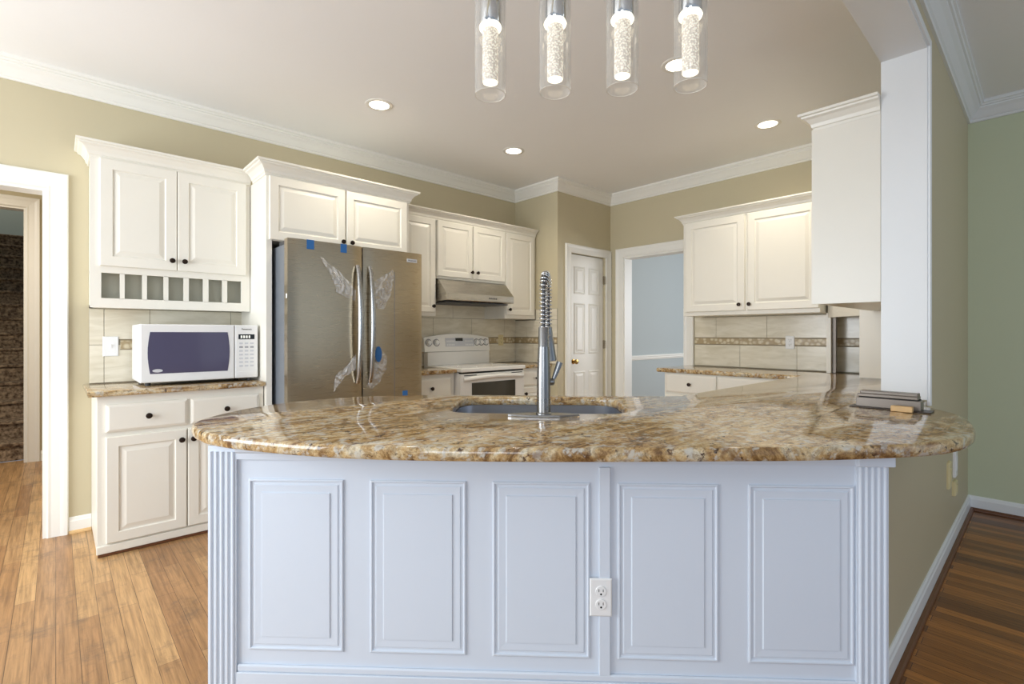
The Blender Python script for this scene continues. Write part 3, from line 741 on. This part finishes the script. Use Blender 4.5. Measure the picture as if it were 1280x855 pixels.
# ------------------------------------------------------------------ pantry door
t = struct('door_1', MB().box(4.068, 4.669, YP + .03, YP + .06, .008, 2.108, .002), 'white_trim')
t['label'] = 'white six panel pantry door'
for x0, x1 in ((4.15, 4.335), (4.405, 4.59)):
    for z0, z1 in ((.22, .83), (1.02, 1.58), (1.68, 1.98)):
        m = MB(); m.panel((x0, YP + .0305, z0), LU, LN, x1 - x0, z1 - z0, [(0, 0), (0, .004), (.012, .008), (.020, .003), (.028, .003), (.05, .008), (.054, .008)])
        obj('door_panel', m, 'white_trim', t)
m = MB(); m.lathe((4.137, YP + .030, .94), (0, -1, 0), [(.028, 0), (.027, .006), (.012, .010), (.011, .026), (.022, .034), (.027, .046), (.024, .058), (.0005, .062)], 20); obj('door_knob', m, 'brass', t, 40)
for z in (.25, 1.12, 1.86):
    m = MB(); m.box(4.664, 4.682, YP - .006, YP + .031, z - .045, z + .045, .003); m.lathe((4.672, YP + .022, z - .05), (0, 0, 1), [(.006, 0), (.006, .1)], 10); obj('hinge', m, 'hinge_metal', t)

# ------------------------------------------------------------------ back wall cabinets
XF = 4.42
t = thing('wall_cabinet', 'white two door wall cabinet on the back wall beside the doorway', 'cabinet', (4.6, 1.79, 1.41))
m = MB(); m.box(XF, XB - .012, 1.225, 2.378, 1.410, 2.292, .002); obj('carcass', m, 'white_cabinet', t)
door(t, (XF, 2.350, 1.446), BU, BN, .550, .838, (.508, .052), fr=.06); door(t, (XF, 1.776, 1.446), BU, BN, .546, .838, (.020, .052), fr=.06)
cornice_on(t, [(XB - .012, 2.378), (XF, 2.378), (XF, 1.225)], 2.280, .95, .9)
t = thing('corner_cabinet', 'white corner cabinet with open appliance garage on the granite', 'cabinet', (4.5, .85, .927))
foot = [(4.25, .578), (4.25, .93), (4.56, 1.21), (XB - .014, 1.21), (XB - .014, .578)]
m = MB(); m.prism(foot, 1.41, 2.29); obj('carcass', m, 'white_cabinet', t)
m = MB(); m.box(4.25, 4.27, .578, .93, .9275, 1.41, .001); obj('garage_side', m, 'white_cabinet', t)
m = MB(); m.box(4.565, 4.60, 1.190, 1.222, .9275, 1.41, .001); m.box(4.60, XB - .014, 1.206, 1.222, .9275, 1.41); obj('garage_post', m, 'white_cabinet', t)
m = MB(); dv = Vector((.31, .28, 0)).normalized(); nn = Vector((-dv.y, dv.x, 0)); m.quadbox((4.25, .93, 1.372), dv, (0, 0, 1), nn*-1, .418, .038, .02, .001); obj('garage_rail', m, 'white_cabinet', t)
m = MB(); m.box(4.60, 4.64, 1.165, 1.204, .9275, 1.405); obj('tambour_track', m, 'taupe_metal', t)
cornice_on(t, [(4.56, 1.21), (4.25, .93)], 2.280, .9, .9)
t = thing('wall_cabinet', 'white wall cabinet with blank end panel hung beside the white column', 'cabinet', (3.6, .68, 1.40))
m = MB(); m.box(3.047, 4.246, .578, .864, 1.404, 2.352, .002); obj('carcass', m, 'white_cabinet', t)
m = MB(); m.box(3.040, 3.048, .576, .884, 1.402, 2.352, .001); obj('end_panel', m, 'white_cabinet', t)
for k in range(2): 
    door(t, (3.055 + k*.592 + .587, .864, 1.43), (-1, 0, 0), (0, 1, 0), .582, .90, (.04 if k == 0 else .54, .05))
m = MB(); m.box(3.6, 4.10, .59, .67, 1.378, 1.404, .004); obj('under_light', m, 'white_plastic', t)
cornice_on(t, [(4.246, .870), (3.042, .870), (3.042, .576)], 2.346, 1.0, .98)

t = thing('base_cabinet', 'white base cabinet with drawers below the back wall counter', 'cabinet', (4.46, 1.86, 0))
m = MB(); m.box(4.172, XB - .004, 1.30, 2.432, .09, .886, .002); m.box(4.23, XB - .01, 1.32, 2.42, 0, .09); obj('carcass', m, 'white_cabinet', t)
drawer(t, (4.172, 2.412, .705), BU, BN, .475, .17); drawer(t, (4.172, 1.925, .705), BU, BN, .475, .17, False)
door(t, (4.172, 2.412, .11), BU, BN, .475, .575, (.44, .52)); door(t, (4.172, 1.925, .11), BU, BN, .475, .575, (.035, .52))

# ------------------------------------------------------------------ peninsula
E_, N_ = Vector((1, -1, 0)).normalized(), Vector((1, 1, 0)).normalized()     # along the front, away from the front
def st(s, t_, z=0): v = E_*s + N_*t_; return (v.x, v.y, z)
Z = (0, 0, 1)
def rrect(s0, s1, t0, t1, r, n=8):
    o = []
    for cs, ct_, a0 in ((s1 - r, t1 - r, 0), (s0 + r, t1 - r, 90), (s0 + r, t0 + r, 180), (s1 - r, t0 + r, 270)):
        for k in range(n + 1):
            a = math.radians(a0 + 90*k/n); o.append(st(cs + r*math.cos(a), ct_ + r*math.sin(a))[:2])
    return o
t = thing('kitchen_island', 'white panelled peninsula base with fluted pilasters carrying the curved granite top', 'kitchen island', (1.5, 1.2, 0))
TF = 1.552
m = MB()
poly = [st(-1.0, TF)[:2], st(1.03, TF)[:2], (2.33, 1.235), st(-.60, 2.505)[:2], (.90, 2.28), (.62, 2.10)]
m = slab_mesh(poly, 0, .886, rrect(-.385, .432, 1.935, 2.495, .13), .0005)
obj('carcass', m, 'island_cool_lit', t)
out = N_*-1
m = MB(); m.quadbox(st(-.975, TF + .012, .0), E_, Z, out, 1.97, .886, .024); fp = obj('front_board', m, 'island_cool_lit', t)
TP = TF - .012
ring = [(0, -.004), (0, .006), (.004, .008), (.007, .008), (.010, .003), (.013, .003), (.017, .006), (.021, .006), (.040, .002), (.042, .002), (.044, .008), (.047, .008)]
Q = 1.54/1.43
ring = [(0, -.004), (0, .004), (.003, .006), (.006, .006), (.009, .001), (.016, .001), (.019, .004), (.022, .004), (.040, .003), (.042, .003), (.044, .0065), (.047, .0065)]
for s0, s1 in ((-.835, -.552), (-.473, -.192), (-.115, .164), (.243, .526), (.610, .900)):
    m = MB(); m.panel(st(s0*Q, TP, .240), E_, out, (s1 - s0)*Q, .541, ring); obj('raised_panel', m, 'island_cool_lit', t)
m = MB(); m.quadbox(st(.190*Q, TP, .19), E_, Z, out, .034, .64, .010, .002); obj('seam_batten', m, 'island_cool_lit', t)
for s0 in (-1.028, .974):
    m = MB(); wd = .092
    m.quadbox(st(s0, TP + .02, 0), E_, Z, out, wd, .886, .030)
    n = 5
    for k in range(n):     # reeds between the flutes
        c0 = s0 + .010 + k*(wd - .020)/(n - 1)
        m.tube([st(c0, TP - .0095, .0), st(c0, TP - .0095, .868)], .0058, 10)
    obj('pilaster', m, 'island_cool_lit', t, 40)
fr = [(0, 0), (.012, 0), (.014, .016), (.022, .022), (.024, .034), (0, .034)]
m = MB(); m.sweep([st(-.934, TP)[:2], st(.974, TP)[:2]], [(o, .844 + h*1.2) for o, h in fr], XY); obj('frieze', m, 'island_cool_lit', t)
m = MB(); m.quadbox(st(.968, TP - .009, .844), E_, Z, out, .108, .042, .018, .003); obj('pilaster_cap', m, 'island_cool_lit', t)
m = MB(); m.quadbox(st(-.934, TP, .0), E_, Z, out, 1.91, .172, .014, .002); m.quadbox(st(-.934, TP, .172), E_, Z, out, 1.91, .022, .010, .006); obj('base_board', m, 'island_cool_lit', t)
plate('wall_outlet', 'white duplex outlet on the seam of the panelled peninsula front', 'outlet', Vector(st(.194*Q, TP - .010, .434)), E_, out, 'outlet', w=.068, h=.116)

t = thing('base_cabinet', 'white base cabinet run below the granite behind the half wall', 'cabinet', (3.3, .9, 0))
m = MB(); m.prism([(2.03, .578), (4.16, .578), (4.16, 1.235), (2.345, 1.235)], .09, .886); m.box(2.4, 4.15, .60, 1.17, 0, .09); obj('carcass', m, 'white_cabinet', t)
for k in range(3): door(t, (2.36 + .59*(k + 1), 1.235, .11), (-1, 0, 0), (0, 1, 0), .57, .75, (.04, .68))

# granite top
ctrl = [(2.80, .397), (2.765, .350), (2.70, .300), (2.62, .250), (2.48, .204), (2.304, .174), (2.13, .164), (1.98, .186), (1.85, .236), (1.71, .325), (1.524, .462), (1.352, .612), (1.117, .820), (.923, 1.000), (.705, 1.224), (.555, 1.410), (.415, 1.655), (.353, 1.821), (.342, 1.985), (.375, 2.10), (.453, 2.195), (.56, 2.285), (.674, 2.345), (.80, 2.385), (.939, 2.395), (1.13, 2.355), (1.303, 2.262), (1.46, 2.15)]
def catmull(P, k=5):
    o = []
    for i in range(len(P) - 1):
        p0, p1, p2, p3 = (Vector(P[max(i-1, 0)]), Vector(P[i]), Vector(P[i+1]), Vector(P[min(i+2, len(P)-1)]))
        for j in range(k):
            u = j/k; v = .5*((2*p1) + (p2 - p0)*u + (2*p0 - 5*p1 + 4*p2 - p3)*u*u + (3*p1 - p0 - 3*p2 + p3)*u**3)
            o.append((v.x, v.y))
    o.append(tuple(P[-1])); return o
outline = catmull(ctrl) + [(2.335, 1.275), (2.38, 1.285), (4.14, 1.285), (4.14, 2.50), (XB - .013, 2.50), (XB - .013, .576), (JX - .014, .576), (JX - .014, .397)]
tag(slab('countertop', outline, .887, .925, rrect(-.345, .392, 1.975, 2.462, .11), .012), 'large curved granite countertop wrapping the peninsula and the back corner', 'countertop')
# sink
t = thing('sink', 'undermount stainless steel sink set in the peninsula granite', 'sink', st(.02, 2.2, .68))
m = MB()
prof = [(.030, .886), (-.004, .886), (-.006, .880), (.004, .70), (.03, .682), (.12, .676)]
R = []
for d, z in prof: R.append([(x, y, z) for x, y in rrect(-.345 + d, .392 - d, 1.975 + d, 2.462 - d, max(.02, .11 - d))])
R[0] = [(x, y, .886) for x, y in rrect(-.37, .417, 1.95, 2.487, .13)]
m.loops(R, False, True); o = obj('basin', m, 'sink_steel', t, 40)
sol = o.modifiers.new('thickness', 'SOLIDIFY'); sol.thickness = .0015
m = MB(); m.lathe(st(.02, 2.22, .6765), Z, [(.045, 0), (.045, .002), (.03, .003), (.025, -.0005 + .002), (.0005, .002)], 24); obj('drain', m, 'chrome', t)
# faucet
fs, ft = .043, 1.915
t = thing('faucet', 'brushed steel spring neck kitchen faucet at the peninsula sink', 'faucet', st(fs, ft, .925))
pl = [st(fs + a, ft + b_)[:2] for a, b_ in ((-.138, -.004), (-.125, -.012), (-.06, -.034), (.06, -.034), (.125, -.012), (.138, -.004), (.138, .004), (.125, .012), (.06, .034), (-.06, .034), (-.125, .012), (-.138, .004))]
m = MB(); m.loops([[(x, y, .9253) for x, y in pl], [(x, y, .929) for x, y in pl], [(st(fs, ft)[0] + (x - st(fs, ft)[0])*.96, st(fs, ft)[1] + (y - st(fs, ft)[1])*.96, .932) for x, y in pl]]); obj('base_plate', m, 'faucet_steel', t)
m = MB(); m.lathe(st(fs, ft, .930), Z, [(.030, 0), (.030, .006), (.0265, .010), (.0265, .10), (.0255, .16), (.0225, .24), (.0215, .258), (.0215, .262), (.0205, .264), (.0205, .334), (.019, .336), (.0005, .336)], 28); obj('body', m, 'faucet_steel', t, 40)
# neck path: up and over, away from the camera, swung slightly to the right
dirv = (E_*.13 + N_*.99).normalized(); base = Vector(st(fs, ft, 1.262))
neck = []
for k in range(13): neck.append(base + Vector((0, 0, .13*k/12)))
rad = .085
for k in range(1, 25):
    a = PI*k/24*1.02; neck.append(base + Vector((0, 0, .13)) + dirv*(rad - rad*math.cos(a)) + Vector((0, 0, rad*math.sin(a))))
end = neck[-1]
for k in range(1, 6): neck.append(end + Vector((0, 0, -.024*k)) + dirv*.001*k)
m = MB(); m.tube(neck, .0075, 10); obj('hose', m, 'dark_print', t, 60)
L_ = [0]
for p, q in zip(neck, neck[1:]): L_.append(L_[-1] + (q - p).length)
turns = 33; hel = []; NS = turns*12
import bisect
side = dirv.cross(Vector((0, 0, 1))).normalized()
for k in range(NS + 1):
    s = L_[-1]*k/NS; i = min(max(bisect.bisect_right(L_, s) - 1, 0), len(neck) - 2)
    f = (s - L_[i])/max(1e-6, L_[i+1] - L_[i]); p = neck[i].lerp(neck[i+1], f)
    tn = (neck[i+1] - neck[i]).normalized(); bn = side.cross(tn).normalized(); a = 2*PI*k/12
    hel.append(p + (side*math.cos(a) + bn*math.sin(a))*.0155)
m = MB(); m.tube(hel, .0026, 6); obj('spring', m, 'chrome', t, 60)
hd = neck[-1]; tip = Vector((.22, 0, 0)); ax = (Vector((0, 0, -1)) + E_*.10).normalized()
m = MB(); m.lathe(hd - ax*.005, ax, [(.013, 0), (.0165, .004), (.0165, .060), (.018, .064), (.018, .068), (.0175, .072), (.0225, .138), (.0225, .144), (.018, .146), (.0005, .146)], 24); sh = obj('spray_head', m, 'faucet_steel', t, 40)
hm = hd + ax*.07
m = MB(); m.tube([base + Vector((0, 0, -.03)) + dirv*.018, base + Vector((0, 0, -.03)) + dirv*.06, Vector((hm.x, hm.y, base.z - .028)) - dirv*.018], .006, 8); obj('holder_arm', m, 'faucet_steel', t, 50)
hb = Vector(st(fs, ft, 1.055)); hdv = (E_*.9 + N_*.35).normalized()
m = MB(); m.lathe(hb + hdv*.018, hdv, [(.014, 0), (.014, .02), (.011, .024), (.0005, .024)], 16); m.tube([hb + hdv*.036, hb + hdv*.05 + Vector((0, 0, .03)), hb + hdv*.068 + Vector((0, 0, .075))], [.006, .010, .013], 10, .45); obj('lever_handle', m, 'faucet_steel', t, 50)

# metal unit lying by the column, with a pale block in front
t = thing('metal_box', 'long taupe metal box with a ridged lid on the granite by the column', 'metal box', (2.585, .46, .9255))
m = MB(); m.box(2.535, 2.625, .318, .592, .9256, .9292, .001); obj('base_flange', m, 'dark_taupe', t)
m = MB(); m.box(2.555, 2.622, .352, .572, .9292, .968, .002); obj('housing', m, 'taupe_metal', t)
m = MB(); m.box(2.562, 2.622, .360, .562, .968, .972); obj('shadow_gap', m, 'black_void', t)
m = MB(); m.box(2.558, 2.624, .362, .568, .972, .984, .002); m.box(2.57, 2.624, .364, .560, .984, .996, .002); obj('lid', m, 'taupe_metal', t)
o = obj('wood_block', MB().box(2.505, 2.534, .372, .442, .9256, .948, .002), 'pale_wood'); tag(o, 'small pale wood block lying in front of the taupe metal box', 'wood block')

# plates on the half wall
def side_plate(label, cat, x, z, w, h, d, mat):
    t = thing('wall_outlet' if cat == 'outlet' else 'wall_plate', label, cat, (x, YD0, z))
    m = MB(); m.panel((x - w/2, YD0, z - h/2), LU, LN, w, h, [(0, 0), (0, d*.6), (.004, d), (.006, d)]); obj('cover_plate', m, mat, t)
    m = MB(); m.box(x - w*.22, x + w*.22, YD0 - d - .003, YD0 - d*.9, z - h*.25, z + h*.25, .001); obj('insert', m, mat, t)
side_plate('tall ivory wall plate on the half wall, nearest the peninsula', 'wall plate', 3.745, .437, .085, .15, .014, 'ivory_plastic')
side_plate('slim white wall plate on the half wall behind the ivory one', 'wall plate', 4.01, .46, .085, .165, .014, 'white_plastic')
side_plate('small ivory box low on the half wall near the corner', 'wall box', 3.97, .318, .09, .085, .018, 'ivory_plastic')

# ------------------------------------------------------------------ staircase seen through the left opening
t = thing('staircase', 'brown carpeted staircase rising beyond the hall doorway', 'staircase', (-.9, 8.7, 0))
for k in range(15):
    y0 = 6.86 + .25*k; z1 = .18*(k + 1)
    m = MB(); m.box(-1.79, .015, y0, y0 + .28, max(0, z1 - .36), z1 - .03, .006); m.box(-1.79, .015, y0 - .022, y0 + .28, z1 - .034, z1, .012)
    obj('step', m, 'carpet', t)

# ------------------------------------------------------------------ lights
def can(loc, label):
    t = thing('recessed_light', label, 'ceiling light', loc, 'recessed ceiling lights')
    x, y, z = loc
    m = MB(); m.lathe((x, y, z - .0005), (0, 0, -1), [(.094, 0), (.094, .003), (.085, .006), (.068, .004), (.068, 0)], 32, False); obj('trim_ring', m, 'white_trim', t, 40)
    m = MB(); m.lathe((x, y, z - .0012), (0, 0, -1), [(.068, 0), (.068, .001)], 32); obj('lens', m, 'can_glow', t)
    return t
def can_lamp(x, y):
    l = bpy.data.lights.new('can_lamp', 'SPOT'); l.energy = 44; l.color = (1, .90, .74); l.spot_size = math.radians(150); l.spot_blend = .9; l.shadow_soft_size = .06
    o = bpy.data.objects.new('can_lamp', l); C.objects.link(o); o.location = (x, y, ZC - .02)
cans = [((1.671, 3.193, ZC), 'recessed ceiling light in front of the refrigerator'), ((2.96, 3.195, ZC), 'recessed ceiling light farthest back, in front of the range'),
        ((4.015, 1.468, ZC), 'recessed ceiling light beside the white end panel cabinet'), ((2.735, 1.510, ZC), 'recessed ceiling light half hidden behind the last pendant')]
c0 = None
for loc, lab in cans:
    if c0 is None: c0 = can(loc, lab)
    else: dup(c0, loc, lab)
    if loc[0] != 2.735: can_lamp(loc[0], loc[1])

pend = [(1.0646, 1.2627), (1.2085, 1.1030), (1.3534, .9411), (1.4970, .7817)]
plab = ['clear glass pendant light, first from the refrigerator side', 'clear glass pendant light, second from the refrigerator side',
        'clear glass pendant light, third from the refrigerator side', 'clear glass pendant light nearest the white column']
def pendant(x, y, label):
    zb = 2.035
    t = thing('pendant_light', label, 'pendant light', (x, y, zb), 'glass pendants over the peninsula')
    m = MB(); m.lathe((x, y, zb), Z, [(.0485, 0), (.0515, 0), (.0515, .36), (.0485, .36), (.0485, 0)], 40, False); gs = obj('glass_shade', m, 'clear_glass', t, 40)
    m = MB(); m.lathe((x, y, zb - .0012), Z, [(.0486, 0), (.0514, 0), (.0514, .0011), (.0486, .0011), (.0486, 0)], 40, False); obj('rim_glint', m, 'rim_glint_white', gs, 40)
    m = MB(); m.lathe((x, y, zb + .232), Z, [(.0005, 0), (.034, 0), (.036, .004), (.036, .13), (.052, .132), (.052, .150), (.010, .156), (.008, .16), (.0005, .16)], 32); obj('cap', m, 'chrome', t, 40)
    m = MB(); m.lathe((x, y, zb + .214), Z, [(.026, .018), (.035, .016), (.0375, .010), (.035, .004), (.027, 0), (.0005, 0)], 32); obj('light_ring', m, 'led_glow', t, 40)
    m = MB(); m.lathe((x, y, zb + .042), Z, [(.0005, 0), (.0255, 0), (.0265, .002), (.0265, .174), (.0005, .174)], 28); rd = obj('crystal_rod', m, 'bubble_crystal', t, 40)
    m = MB(); m.lathe((x, y, zb + .0405), Z, [(.0005, 0), (.024, 0), (.024, .0012)], 28); obj('rod_end', m, 'led_glow', rd)
    m = MB(); m.tube([(x, y, zb + .39), (x, y, ZC - .028)], .003, 8); obj('cord', m, 'dark_print', t)
    return t
p0 = None
for (x, y), lab in zip(pend, plab):
    if p0 is None: p0 = pendant(x, y, lab)
    else: dup(p0, (x, y, 2.035), lab)
d = Vector((pend[3][0] - pend[0][0], pend[3][1] - pend[0][1], 0)).normalized()
m = MB(); nrm = Vector((-d.y, d.x, 0)); o = Vector((pend[0][0], pend[0][1], ZC - .03)) - d*.08 - nrm*.06
m.quadbox(o, d, nrm, Z, .80, .12, .03, .005)
tag(obj('pendant_canopy', m, 'chrome'), 'long chrome ceiling bar carrying the four pendants', 'ceiling bar')
